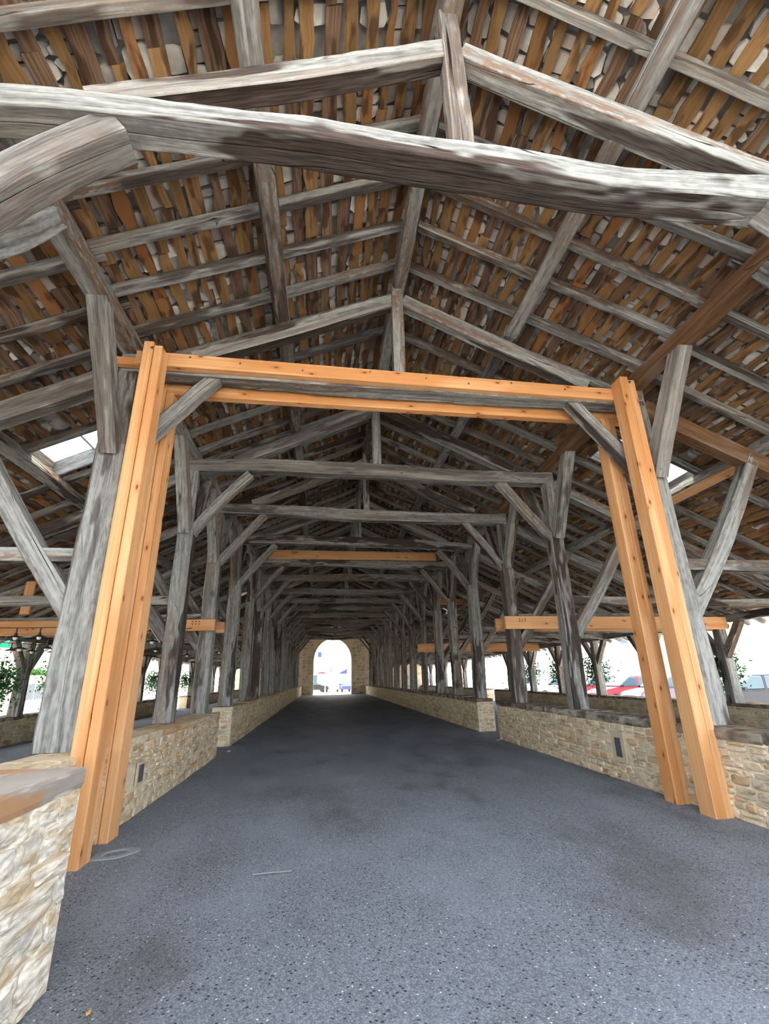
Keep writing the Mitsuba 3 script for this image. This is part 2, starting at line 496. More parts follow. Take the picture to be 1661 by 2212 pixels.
def masonry(parent, length, height, to3, course, run, seed, proud=0.014, most=300, mat='m_rubble', gap=0.016, skip=None, far_first=False, craggy=None, e=0.55):
    """rubble stones in rough courses: the first 'most' as parts, the rest as one part of kind stuff"""
    r = np.random.default_rng(seed)
    stones, b = [], 0.0
    while b < height - 0.03:
        hh = min(r.uniform(*course), height - b)
        if height - b - hh < course[0] * 0.6:
            hh = height - b
        a = -r.uniform(0, run[0])
        while a < length:
            ll = r.uniform(*run)
            a0, a1 = max(a, 0), min(a + ll, length)
            a += ll
            if a1 - a0 < 0.05 or (skip and skip(a0, a1, b, b + hh)):
                continue
            sub = [(b, b + hh)]
            if hh > course[1] * 0.75 and r.random() < 0.35:
                m = b + hh * r.uniform(0.4, 0.6)
                sub = [(b, m), (m, b + hh)]
            for b0, b1 in sub:
                stones.append((a0, outline(a0 + gap / 2, a1 - gap / 2, b0 + gap / 2 + r.normal(0, .006), b1 - gap / 2 + r.normal(0, .006), r, 9 if craggy is None else 13, e), proud * r.uniform(0.3, 1.6)))
        b += hh
    stones.sort(key=lambda q: -q[0] if far_first else q[0])
    rest = []
    for i, (a0, poly, pr) in enumerate(stones):
        v, f, u = stone_mesh(poly, to3, pr, 0.05, next_piece(), r)
        if craggy is not None:
            kk = u[0, 0]
            for _ in range(2):
                v, f = trimesh.remesh.subdivide(v, f)
            nn = meshkit.fbm(np.stack([v[:, 0] * 9, v[:, 1] * 9, v[:, 2] * 26], -1), 4, 3) - 0.5
            v = v + np.array(craggy) * (0.05 * nn)[:, None]
            u = np.stack([np.full(len(v), kk), np.zeros(len(v))], -1)
        if i < most:
            put((v, f), mat, parent, 'stone', smooth=True, uv=u)
        else:
            rest.append((v, f, u))
    if rest:
        v, f, u = join(rest)
        k = put((v, f), mat, parent, 'small_stones', smooth=True, uv=u)
        tag(k, kind='stuff')


def slab_cap(parent, p0, p1, wide, z0, thick, lengths, seed, mat='m_coping', normal=(1, 0), over=0.016, name='coping_stone'):
    """coping stones laid end to end from p0 to p1 (x, y)"""
    r = np.random.default_rng(seed)
    p0, p1 = np.array(p0, float), np.array(p1, float)
    L, t = np.linalg.norm(p1 - p0), unit(p1 - p0)
    nrm = np.array(normal, float)
    a = 0.0
    while a < L - 0.02:
        ll = r.uniform(*lengths)
        if L - a - ll < lengths[0] * 0.5:
            ll = L - a
        a1 = a + ll
        ths = thick * r.uniform(0.85, 1.12)
        n = 7
        edge = np.linspace(a + 0.004, a1 - 0.004, n)
        f_ = over + r.uniform(-0.012, 0.012, n)
        b_ = -wide - over + r.uniform(-0.012, 0.012, n)
        u_ = np.linspace(0, 1, 8)[1:-1]
        e1 = np.stack([edge[-1] + r.uniform(-0.008, 0.004, 6), f_[-1] + (b_[0] - f_[-1]) * u_], -1)
        e0 = np.stack([edge[0] + r.uniform(-0.004, 0.008, 6), b_[-1] + (f_[0] - b_[-1]) * u_], -1)
        loop = np.vstack([np.stack([edge, f_], -1), e1, np.stack([edge[::-1], b_], -1), e0])
        c = loop.mean(0)
        V = []
        tilt = r.normal(0, 0.006, 2)
        for sc, zz in ((0.01, 0.0), (0.0, 0.25 * ths), (0.0, 0.84 * ths), (0.010, 0.96 * ths), (0.026, ths), (0.1, ths * 1.01)):
            for q in loop:
                d = q - c
                q2 = q - np.sign(d) * np.minimum(np.abs(d), sc)
                xy = p0 + t * q2[0] + nrm * q2[1]
                V.append((xy[0], xy[1], z0 + zz + (tilt @ d if zz > 0.5 * ths else 0) + (r.normal(0, 0.002) if zz > 0 else 0)))
        m = len(loop)
        xy = p0 + t * c[0] + nrm * c[1]
        V += [(xy[0], xy[1], z0 + ths * 1.01), (xy[0], xy[1], z0)]
        F = []
        for k in range(5):
            for j in range(m):
                x, y = k * m + j, k * m + (j + 1) % m
                F += [(x, y, y + m), (x, y + m, x + m)]
        F += [(5 * m + j, 5 * m + (j + 1) % m, 6 * m) for j in range(m)]
        F += [((j + 1) % m, j, 6 * m + 1) for j in range(m)]
        V = np.array(V)
        F = np.array(F)
        if np.cross(V[F[0, 1]] - V[F[0, 0]], V[F[0, 2]] - V[F[0, 0]]) @ np.array([*nrm, 0]) < 0:
            F = F[:, ::-1]
        uv = np.stack([np.full(len(V), 64.0 * next_piece() + 1), np.zeros(len(V))], -1)
        put((V, F), mat, parent, name, uv=uv)
        a = a1


def wall_core(key, x0, x1, y0, y1, z1, face, label, mat='m_mortar', amp=0.012, step=0.09):
    """the mortar body; its face towards the nave is uneven"""
    xf, xb = (x1, x0) if face > 0 else (x0, x1)
    ny, nz = max(2, int((y1 - y0) / step)), max(2, int(z1 / step))
    ys, zs = np.linspace(y0, y1, ny), np.linspace(-0.05, z1, nz)
    gy, gz = np.meshgrid(ys, zs, indexing='ij')
    nn = meshkit.fbm(np.stack([gy * 5, gz * 9, gy * 0 + xf], -1), 5 if step < 0.05 else 3, 8) - 0.5
    edge = np.minimum(1, np.minimum(gy - y0, y1 - gy) / 0.1)
    gx = xf + face * amp * 2 * nn * edge
    V = np.stack([gx, gy, gz], -1).reshape(-1, 3)
    i, j = np.meshgrid(np.arange(ny - 1), np.arange(nz - 1), indexing='ij')
    a = i * nz + j
    q = np.stack([a, a + nz, a + nz + 1, a + 1], -1).reshape(-1, 4)
    F = np.vstack([q[:, [0, 1, 2]], q[:, [0, 2, 3]]])
    if face < 0:
        F = F[:, ::-1]
    o = len(V)
    bx = trimesh.creation.box(bounds=[[min(xf - face * 0.001, xb), y0, -0.05], [max(xf - face * 0.001, xb), y1, z1]])
    keep = ~(np.all(np.abs(bx.vertices[bx.faces][:, :, 0] - (xf - face * 0.001)) < 1e-6, axis=1))
    V = np.vstack([V, bx.vertices])
    F = np.vstack([F, bx.faces[keep] + o])
    put((V, F), mat, None, key)
    tag(key, label, kind='structure')


# left: a broad block beside the camera, then the low wall with a gap to the aisle
wall_core('wall_left_block', -2.95, -1.5, -1.2, 3.58, 1.0, 1, 'broad pale rubble block at the lower left beside the camera', 'm_pale', 0.034, 0.022)
masonry('wall_left_block', 4.4, 0.98, lambda a, b, d: np.array([-1.5 + d, 3.56 - a, 0.01 + b]), (0.06, 0.19), (0.16, 0.6), 11, 0.012, 300, 'm_pale', 0.004, craggy=(1, 0, 0), e=0.3)
masonry('wall_left_block', 1.4, 0.98, lambda a, b, d: np.array([-2.93 + a, 3.58 + d, 0.01 + b]), (0.08, 0.2), (0.16, 0.5), 12, 0.015, 300, 'm_pale', 0.014)
slab_cap('wall_left_block', (-1.5, -1.2), (-1.5, 3.6), 1.4, 0.99, 0.13, (1.2, 1.9), 5, 'm_bench', (1, 0), 0.015, 'bench_slab')
wall_core('wall_left_near', -2.9, -2.38, 3.62, 12.3, 0.86, 1, 'low rubble wall on the left behind the orange posts, near stretch')
masonry('wall_left_near', 8.6, 0.85, lambda a, b, d: np.array([-2.38 + d, 3.66 + a, 0.0 + b]), (0.05, 0.12), (0.1, 0.3), 13, gap=0.007, e=0.4, skip=lambda a0, a1, b0, b1: a1 > 3.35 and a0 < 3.75 and b0 < 0.65 and b1 > 0.36)
masonry('wall_left_near', 0.5, 0.85, lambda a, b, d: np.array([-2.88 + a, 12.3 + d, b]), (0.08, 0.15), (0.15, 0.3), 14)
slab_cap('wall_left_near', (-2.38, 3.62), (-2.38, 12.32), 0.5, 0.85, 0.1, (1.0, 2.0), 6, 'm_rubble')
wall_core('wall_left_far', -2.95, -2.42, 14.1, 56.9, 0.86, 1, 'low rubble wall on the left running to the far arch, beyond the gap', step=0.2)
masonry('wall_left_far', 34.0, 0.85, lambda a, b, d: np.array([-2.42 + d, 14.12 + a, b]), (0.09, 0.17), (0.2, 0.5), 15)
masonry('wall_left_far', 0.5, 0.85, lambda a, b, d: np.array([-2.44 - a, 14.1 - d, b]), (0.1, 0.16), (0.18, 0.3), 16)
slab_cap('wall_left_far', (-2.42, 14.1), (-2.42, 56.9), 0.5, 0.85, 0.1, (0.9, 1.8), 7, 'm_rubble')
# right
wall_core('wall_right_near', 4.72, 5.24, 0.8, 13.5, 0.84, -1, 'low rubble wall on the right behind the orange posts, near stretch')
masonry('wall_right_near', 9.8, 0.83, lambda a, b, d: np.array([4.72 - d, 13.48 - a, b]), (0.05, 0.12), (0.1, 0.32), 17, gap=0.007, e=0.4, far_first=True, skip=lambda a0, a1, b0, b1: a1 > 5.4 and a0 < 5.8 and b0 < 0.72 and b1 > 0.26)
slab_cap('wall_right_near', (4.72, 0.8), (4.72, 13.52), 0.5, 0.83, 0.13, (1.0, 2.1), 8, normal=(-1, 0))
wall_core('wall_right_far', 4.74, 5.26, 15.32, 56.9, 0.84, -1, 'low rubble wall on the right running to the far arch, beyond the gap', step=0.2)
masonry('wall_right_far', 30.0, 0.83, lambda a, b, d: np.array([4.74 - d, 15.34 + a, b]), (0.08, 0.17), (0.18, 0.48), 18)
masonry('wall_right_far', 0.5, 0.83, lambda a, b, d: np.array([4.75 + a, 15.32 - d, b]), (0.06, 0.11), (0.12, 0.26), 19, proud=0.02)
slab_cap('wall_right_far', (4.74, 15.32), (4.74, 56.9), 0.5, 0.83, 0.12, (0.8, 1.6), 9, normal=(-1, 0))
# the outer walls under the eaves
OL, OR = -9.0, 11.1
for key, x0, x1, y0, y1, face, where in (('wall_outer_left_near', OL - 0.5, OL, 0.4, 33.0, 1, 'left eave in front of the white houses, near stretch'),
                                         ('wall_outer_left_far', OL - 0.5, OL, 35.2, 57.0, 1, 'left eave, far stretch past its gap'),
                                         ('wall_outer_right_near', OR, OR + 0.5, 0.4, 32.0, -1, 'right eave in front of the parked cars, near stretch'),
                                         ('wall_outer_right_far', OR, OR + 0.5, 33.6, 57.0, -1, 'right eave, far stretch past its gap')):
    wall_core(key, x0, x1, y0, y1, 0.68, face, f'low dark rubble wall under the {where}', step=0.2)
    xf = x1 if face > 0 else x0
    if 'near' in key:
        masonry(key, min(30.0, y1 - y0 - 4), 0.66, (lambda a, b, d, xf=xf, f_=face: np.array([xf + f_ * d, 4.0 + a, b]) if f_ > 0 else np.array([xf + f_ * d, 32.0 - a, b])), (0.09, 0.2), (0.2, 0.55), 20 + int(face), far_first=(face < 0), most=240)
    slab_cap(key, (xf, y0), (xf, y1), 0.5, 0.67, 0.1, (0.9, 1.8), 30 + int(face), normal=(face, 0))

# the far gable wall with its arch
arch = [(-1.15, -0.05), (-1.17, 3.45)]
for k in range(1, 24):
    a = math.pi * k / 24
    arch.append((0.985 - 2.155 * math.cos(a), 3.45 + 2.6 * math.sin(a) ** 0.92))
arch += [(3.14, 3.45), (3.13, -0.05)]
outer = sg.Polygon([(-9.6, -0.05), (11.8, -0.05), (11.8, 2.7), (XC + 3.87, 6.4), (XC, 8.1), (XC - 3.87, 6.4), (-9.6, 2.7)])
m = trimesh.creation.extrude_polygon(outer.difference(sg.Polygon(arch)), 0.6, engine='earcut')
m.apply_transform(np.array([[1, 0, 0, 0], [0, 0, 1, 57.0], [0, 1, 0, 0], [0, 0, 0, 1.0]]))
put(m, 'm_mortar', None, 'wall_end')
tag('wall_end', 'tan stone gable wall closing the far end around the tall arch', kind='structure')
r_ = np.random.default_rng(44)
for side, x0, x1 in ((-1, -2.45, -1.2), (1, 3.18, 4.7)):
    b = 0.0
    while b < 5.6:
        hh = r_.uniform(0.26, 0.42)
        a = x0
        while a < x1 - 0.05:
            ll = r_.uniform(0.35, 0.75)
            a1 = min(a + ll, x1)
            if sg.Polygon(arch).distance(sg.box(a, b, a1, b + hh)) > 0.02 and a1 - a > 0.12:
                v, f, u = stone_mesh(outline(a + .012, a1 - .012, b + .012, b + hh - .012, r_, 8)[:, :], lambda p, q, d: np.array([p, 57.0 - d, q]), 0.02, 0.04, next_piece(), r_)
                put((v, f), 'm_rubble', 'wall_end', 'stone', smooth=True, uv=u)
            a = a1
        b += hh

# ------------------------------------------------------------------ roof: outer shell, stone slabs, boards
SKY = {-1: [(4.5, 6.12, 7.62, 8.62), (4.95, 5.6, 23.2, 24.3)], 1: [(4.5, 6.2, 7.62, 8.62), (5.7, 6.6, 26.2, 27.4)]}     # dx0, dx1, y0, y1


def in_sky(s, d0, d1, y0, y1, m=0.0):
    return any(d1 > a + m and d0 < b - m and y1 > c + m and y0 < d - m for a, b, c, d in SKY[s])


rb_r = np.random.default_rng(101)


def view_size(p):
    q = np.asarray(p) - EYE
    d = q @ FWD
    if d < 0.3 or abs(q @ RIGHT) > 0.86 * d or abs(q @ DOWN) > 1.14 * d:
        return 0.0
    return 1.0 / (q @ q)


for s in (-1, 1):
    key = f'ceiling_{SIDE[s]}'
    V, F, o = [], [], 0
    for d0, d1 in ((-0.02, 3.86), (3.86, 10.75)):
        poly = sg.box(d0, YA - 0.1, d1, YZ + 0.5)
        for a, b, c, d in SKY[s]:
            poly = poly.difference(sg.box(a, c, b, d))
        for g_ in getattr(poly, 'geoms', [poly]):
            m = trimesh.creation.extrude_polygon(g_, 0.14, engine='earcut')
            v = np.array(m.vertices)
            z = rb(np.clip(v[:, 0], 0.0, None)) + 0.30 + v[:, 2]
            V.append(np.stack([XC + s * v[:, 0], v[:, 1], z], -1))
            f = np.array(m.faces)
            F.append((f if s > 0 else f[:, ::-1]) + o)
            o += len(v)
    put((np.vstack(V), np.vstack(F)), 'm_slab', None, key)
    tag(key, f'{SIDE[s]} slope of the stone slab roof seen from below, on riven boards', kind='structure')

    # stone slabs that show in the gaps between the boards
    slabs = []
    d = 0.02
    while d < 10.5:
        dd = rb_r.uniform(0.2, 0.32)
        y = YA + rb_r.uniform(0, 0.3)
        while y < 34.0:
            ll = rb_r.uniform(0.1, 0.36)
            if not in_sky(s, d, d + dd, y, y + ll) and rb_r.random() > 0.13:
                o_ = outline(d + 0.004, d + dd + 0.03, y + 0.004, y + ll, rb_r, 7)
                n = len(o_)
                lift = 0.160 + rb_r.uniform(0, 0.05)
                tl = rb_r.normal(0, 0.09, 2)
                c = o_.mean(0)
                zz = rb(o_[:, 0]) + lift + (o_ - c) @ tl
                v = np.vstack([np.stack([XC + s * o_[:, 0], o_[:, 1], zz], -1), np.stack([XC + s * o_[:, 0], o_[:, 1], zz + 0.05], -1)])
                f = [(0, j, j + 1) for j in range(1, n - 1)] + [(n, n + j + 1, n + j) for j in range(1, n - 1)]
                for j in range(n):
                    a, b = j, (j + 1) % n
                    f += [(a, a + n, b + n), (a, b + n, b)]
                f = np.array(f)
                if s > 0:
                    f = f[:, ::-1]
                slabs.append((view_size(v.mean(0)), v, f, np.stack([np.full(2 * n, 64.0 * next_piece() + 1), np.zeros(2 * n)], -1)))
            y += ll
        d += dd
    slabs.sort(key=lambda q: -q[0])
    for w_, v, f, u in slabs[:300]:
        put((v, f), 'm_slab', key, 'stone_slab', uv=u)
    v, f, u = join([q[1:] for q in slabs[300:]])
    tag(put((v, f), 'm_slab', key, 'far_stone_slabs', uv=u), kind='stuff')

    # riven boards along the hall
    boards = []
    d = 0.10
    while d < 10.45:
        pitch = rb_r.uniform(0.155, 0.225)
        wd = pitch * rb_r.uniform(0.52, 0.76)
        y = YA + rb_r.uniform(-0.6, 0)
        while y < YZ:
            ll = rb_r.uniform(0.9, 2.6)
            y0, y1 = max(y, YA), min(y + ll - rb_r.uniform(0.0, 0.02), YZ)
            y += ll
            for a, b, c, e in SKY[s]:
                if d + wd > a and d < b and y1 > c and y0 < e:
                    y0, y1 = (y0, c) if c - y0 > y1 - e else (e, y1)
            if y1 - y0 < 0.1:
                continue
            n = 9 if y0 < 16 else 3
            ys = np.linspace(y0, y1, n)
            dj = d + rb_r.normal(0, 0.012)
            sk = rb_r.normal(0, 0.012)
            lo = dj + sk * np.linspace(-1, 1, n) + rb_r.normal(0, 0.008, n)
            hi = dj + wd * rb_r.uniform(0.8, 1.25) + sk * np.linspace(-1, 1, n) + rb_r.normal(0, 0.013, n)
            lift = 0.128 + rb_r.uniform(0, 0.012) + rb_r.normal(0, 0.003, n)
            th = 0.02
            rows = []
            for e, zo in ((lo, 0), (hi, 0), (hi, th), (lo, th)):
                rows.append(np.stack([XC + s * e, ys, rb(e) + lift + zo], -1))
            v = np.stack(rows, 1).reshape(-1, 3)
            f = []
            for k in range(n - 1):
                for j in range(4):
                    a, b = 4 * k + j, 4 * k + (j + 1) % 4
                    f += [(a, b, b + 4), (a, b + 4, a + 4)]
            f += [(0, 2, 1), (0, 3, 2), (4 * n - 4, 4 * n - 3, 4 * n - 2), (4 * n - 4, 4 * n - 2, 4 * n - 1)]
            f = np.array(f)
            if s > 0:
                f = f[:, ::-1]
            kk = next_piece()
            uv = np.stack([64.0 * kk + 1 + np.repeat(ys - y0, 4), np.stack([lo * 0, hi - lo, hi - lo + th, -th + lo * 0], 1).reshape(-1)], -1)
            boards.append((view_size(v.mean(0)) * (y1 - y0), v, f, uv))
        d += pitch
    boards.sort(key=lambda q: -q[0])
    for w_, v, f, u in boards[:300]:
        put((v, f), 'm_board', key, 'board', uv=u)
    v, f, u = join([q[1:] for q in boards[300:]])
    tag(put((v, f), 'm_board', key, 'far_boards', uv=u), kind='stuff')

# ------------------------------------------------------------------ rafters
ry = [2.45, 3.10, 3.77, 4.42, 5.10, 5.82, 6.56, 7.45]
y = 8.74
while y < 56.8:
    ry.append(y)
    y += 0.68 + 0.07 * math.sin(y * 3.1)
ry = [1.8] + ry


def bay_words(y, ys):
    k = sum(1 for v in ys if v < y)
    return k


for s in (-1, 1):
    count, last = 0, None
    for y in ry:
        k = sum(1 for v in YL if v < y)
        count = count + 1 if k == last else 0
        last = k
        where = f'before the nearest truss' if k == 0 else f'behind the {ORD[k - 1]} truss'
        near = y < 13
        st = 0.16 if near else 0.7
        t = thing('nave_rafter', f'{NTH[count]} grey common rafter {where} on the {SIDE[s]} slope above the nave', 'rafter', f'common rafters of the {SIDE[s]} nave roof')
        d1 = 4.02
        j1, j2 = rng.normal(0, 0.03, 2)
        V, F, UV = timber([(X(s, 0.06), y + j1, rb(0.06) + 0.06), (X(s, d1), y + j2, float(7.93 - 0.45 * d1) + 0.06)], rng.uniform(0.09, 0.125), 0.125, step=st, wob=0.012, bow=rng.normal(0, 0.012))
        scene[t] = mikit.ply((V, F), 'm_old', smooth=True, uv=UV)
        if in_sky(s, 4.4, 6.3, y - 0.06, y + 0.06):
            continue
        t = thing('aisle_rafter', f'{NTH[count]} grey common rafter {where} on the {SIDE[s]} slope over the aisle', 'rafter', f'common rafters of the {SIDE[s]} aisle roof')
        j1, j2 = rng.normal(0, 0.04, 2)
        V, F, UV = timber([(X(s, 3.72), y + 0.1 + j1, rb(3.86) + 0.13), (X(s, 10.7), y + 0.1 + j2, rb(10.7) + 0.06)], rng.uniform(0.09, 0.12), 0.12, step=st * 1.5, wob=0.014, bow=rng.normal(0, 0.015))
        scene[t] = mikit.ply((V, F), 'm_old', smooth=True, uv=UV)

# ------------------------------------------------------------------ ridge, purlins and plates, in lengths
cuts = [YA - 0.05, 6.1, 12.2, 18.3, 24.25, 30.65, 37.15, 43.5, 49.9, 57.0]
where_cut = ['from the camera to the second truss', 'between the second and fourth trusses', 'between the fourth and sixth trusses', 'between the sixth and eighth trusses',
             'between the eighth and tenth trusses', 'between the tenth and twelfth trusses', 'between the twelfth and fourteenth trusses', 'between the fourteenth and sixteenth trusses', 'from the sixteenth truss to the far gable']
for c0, c1, wc in zip(cuts[:-1], cuts[1:], where_cut):
    st = 0.15 if c0 < 12 else 0.5
    t = thing('ridge_beam', f'dark grey ridge beam under the roof peak {wc}', 'beam', 'ridge beams')
    V, F, UV = timber([(XC, c0, 7.74), (XC, c1, 7.74)], 0.2, 0.24, step=st)
    scene[t] = mikit.ply((V, F), 'm_old', smooth=True, uv=UV)
    for s in (-1, 1):
        for nm, lab, dx, zt, w, h in (('nave_purlin', 'grey purlin halfway up the nave roof', 1.86, None, 0.2, 0.23), ('wall_plate', 'heavy grey plate on the post heads', DX_PLATE, None, 0.24, 0.22), ('aisle_purlin', 'grey purlin halfway down the aisle roof', 5.95, None, 0.2, 0.2), ('eave_plate', 'grey eave plate on the outer posts', 10.1, None, 0.2, 0.2)):
            t = thing(nm, f'{lab}, {SIDE[s]}, {wc}', 'beam', f'{lab.split()[-1]} timbers {nm}'.replace('_', ' '))
            zc = float(rb(dx)) - h / 2 - (0.02 if nm == 'wall_plate' else 0.0)
            xo = 0.0
            V, F, UV = timber([(X(s, dx) + rng.normal(0, .015), c0, zc), (X(s, dx) + rng.normal(0, .015), c1, zc)], w, h, up=(s * 0.4, 0, 1) if 'purlin' in nm else (0, 0, 1), step=st, wob=0.02)
            scene[t] = mikit.ply((V, F), 'm_brown' if (nm == 'wall_plate' and s > 0 and c0 < 12) else 'm_old', smooth=True, uv=UV)
            if nm == 'aisle_purlin' and s > 0 and 6 < c0 < 12:
                tag(sawn(t, 'packing_plank', (X(s, dx), 6.25, zc - 0.13), (X(s, dx), 9.7, zc - 0.13), 0.19, 0.06, up=(s * 0.4, 0, 1)), 'new orange plank under the old purlin')

# ------------------------------------------------------------------ trusses, posts, aisle frames
for k in range(len(YL)):
    yl, yr = YL[k], YR[k]
    near = k < 4
    st = 0.1 if k < 3 else (0.16 if k < 6 else 0.45)

    def at(x, z, dy=0.0):
        u = (x + 2.77) / 7.75
        return (x, yl + (yr - yl) * u + dy, z)

    extra = {0: 'its bowed tie crossing the top of the picture', 1: 'clamped by the orange shoring frame', 2: 'first one seen whole below the orange beam', 3: 'just behind the third',
             5: 'with an orange beam bolted along its tie'}.get(k, 'in the row running to the far arch')
    gv = 1 if k < 4 else 0
    t = thing('roof_truss', f'{ORD[k]} roof truss from the camera, {extra}', 'roof truss', 'timber roof trusses along the nave')
    sag = rng.normal(0, 0.05, 5) if k > 1 else np.zeros(5)
    if k == 0:
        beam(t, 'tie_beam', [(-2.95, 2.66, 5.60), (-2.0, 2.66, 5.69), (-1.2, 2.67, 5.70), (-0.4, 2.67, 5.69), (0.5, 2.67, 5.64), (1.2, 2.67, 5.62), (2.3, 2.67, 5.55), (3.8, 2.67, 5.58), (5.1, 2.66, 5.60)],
             [0.26, 0.27, 0.28, 0.28, 0.28, 0.29, 0.3, 0.28], [0.24, 0.22, 0.2, 0.24, 0.26, 0.26, 0.28, 0.28], pid=35, grooved=1, step=0.06, wob=0.02, rough=0.16)  # this pid puts painted shade on the underside and keeps the front pale
    else:
        xs = np.array([-2.85, -1.0, 1.1, 3.2, 5.05])
        zz = 5.84 + np.array([0, .5, 1, .5, 0]) * sag[0] * 1.2 + sag * 0.4
        if k == 1:
            zz = np.full(5, 5.80)
        if k == 2:
            zz = np.array([5.86, 5.9, 5.88, 5.80, 5.80])
        beam(t, 'tie_beam', [at(x, z) for x, z in zip(xs, zz)], [0.28, 0.3, 0.28], [0.26, 0.3, 0.27], grooved=gv, step=st, wob=0.02, rough=0.14)
    zt = 5.9 if k else 5.75
    beam(t, 'king_post', [at(1.08 - 0.01, zt), at(1.06, 7.66)], 0.19, 0.19, up=(0, 1, 0), grooved=gv, step=st)
    for s in (-1, 1):
        foot, zf = (3.05, 6.0) if k else (3.0, 5.86)
        zk = 7.42 if k else 7.12
        mid = 0.03 * rng.normal()
        beam(t, 'principal_rafter', [at(X(s, foot), zf), at(X(s, foot * 0.5), (zf + zk) / 2 + mid), at(X(s, 0.06), zk)], [0.2, 0.19, 0.17], [0.2, 0.24, 0.22], pid=(22 if s < 0 else 48) if k < 2 else None, grooved=gv, step=st, wob=0.02, rough=0.13)  # fixed pids set the dark tone underneath as painted shade
        bz = 0.28 if k == 0 else 0.19
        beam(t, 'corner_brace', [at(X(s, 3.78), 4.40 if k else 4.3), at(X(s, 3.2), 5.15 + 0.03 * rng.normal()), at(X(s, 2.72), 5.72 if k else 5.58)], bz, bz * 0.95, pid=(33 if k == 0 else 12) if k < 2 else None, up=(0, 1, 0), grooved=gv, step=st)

    for s in (-1, 1):
        y0 = yl if s < 0 else yr
        p = X(s, DX_PLATE)
        look = {(-1, 1): 'thick weathered post with long vertical cracks behind the left orange posts', (1, 1): 'thick cracked grey post behind the right orange posts',
                (-1, 2): 'grey post with a split rotten brown foot on the left wall', (1, 2): 'grey post with a pale foot on the right wall, next behind the orange posts',
                (-1, 3): 'square grey post ending the near left wall, crossed by an orange beam', (1, 3): 'grey post on the right wall crossed by the wide orange beam end',
                (1, 4): 'stout grey post at the corner of the right wall just past the gap'}.get((s, k), f'weathered oak post on the {SIDE[s]} wall under the {ORD[k]} truss')
        t = thing('arcade_post', look, 'post', f'posts on the {SIDE[s]} low wall')
        zb = 1.0 if (s < 0 and k == 0) else 0.945
        lean = rng.normal(0, 0.02) if k > 1 else 0
        if k < 2:
            wd = [0.42, 0.40, 0.38, 0.36] if s < 0 else [0.40, 0.38, 0.34, 0.33]
        else:
            w0 = rng.uniform(0.29, 0.38)
            wd = [w0, w0 * 0.98, w0 * 0.95, w0 * 0.93]
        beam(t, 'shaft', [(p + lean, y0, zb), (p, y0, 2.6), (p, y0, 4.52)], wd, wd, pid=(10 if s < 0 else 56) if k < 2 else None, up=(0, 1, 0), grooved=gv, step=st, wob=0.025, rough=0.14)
        beam(t, 'upper_shaft', [(p, y0, 4.42), (p, y0, 5.97)], [wd[-1] * 0.8, 0.24], [wd[-1] * 0.8, 0.24], up=(0, 1, 0), grooved=gv, step=st, wob=0.015)
        for d in (-1, 1):
            j = rng.normal(0, 0.05)
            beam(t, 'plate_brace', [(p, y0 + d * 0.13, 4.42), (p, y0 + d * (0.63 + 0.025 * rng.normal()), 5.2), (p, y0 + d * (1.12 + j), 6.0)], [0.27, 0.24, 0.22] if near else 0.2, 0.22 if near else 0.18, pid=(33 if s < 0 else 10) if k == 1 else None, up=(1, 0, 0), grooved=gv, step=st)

        # aisle frame: tie, strut and principal rafter down to the eave post
        t = thing('aisle_truss', f'grey timber frame of tie, strut and rafter across the {SIDE[s]} aisle at the {ORD[k]} truss', 'timber frame', f'frames across the {SIDE[s]} aisle')
        q = X(s, 10.1)
        beam(t, 'aisle_tie', [(p + s * 0.12, y0, 3.07), (X(s, 7), y0, 3.05 + 0.04 * rng.normal()), (q, y0, 2.99)], 0.2 if near else 0.17, 0.17, grooved=gv, step=max(st, 0.2), wob=0.02)
        beam(t, 'strut', [(p + s * 0.12, y0, 2.36), (X(s, 4.8), y0, 3.45), (X(s, 5.72), y0, 4.86)], [0.24, 0.21] if near else 0.18, [0.24, 0.2] if near else 0.18, up=(0, 1, 0), grooved=gv, step=st)
        beam(t, 'principal_rafter', [(p + s * 0.1, y0, 5.66), (X(s, 7.0), y0, 4.2), (X(s, 9.95), y0, 2.97)], [0.22, 0.2] if near else [0.2, 0.18], [0.3, 0.24] if k == 1 else [0.24, 0.2], mat='m_brown' if (s > 0 and k == 1) else 'm_old', grooved=gv, step=max(st, 0.16), wob=0.02)

    # eave posts with their forked braces
ey = [2.6, 5.9, 9.3, 12.65, 16.0, 19.3, 22.6, 25.9, 29.1, 32.3 + 3.2, 38.9, 42.1, 45.3, 48.5, 51.7]
for s in (-1, 1):
    for i, y0 in enumerate(ey):
        if s < 0:
            y0 = y0 + 0.3
        t = thing('eave_post', f'short grey eave post with forked braces on the {SIDE[s]} outer wall, {ORD[i]} along that wall', 'post', f'eave posts on the {SIDE[s]} outer wall')
        q = X(s, 10.1)
        z1 = float(rb(10.1)) - 0.2
        st = 0.16 if y0 < 20 else 0.4
        beam(t, 'shaft', [(q, y0, 0.765), (q, y0, z1)], [0.3, 0.27, 0.25], [0.3, 0.27, 0.25], up=(0, 1, 0), step=st)
        for d in (-1, 1):
            beam(t, 'brace', [(q, y0 + d * 0.06, 1.98), (q, y0 + d * 0.8, z1 + 0.03)], 0.19, 0.17, up=(1, 0, 0), step=st)

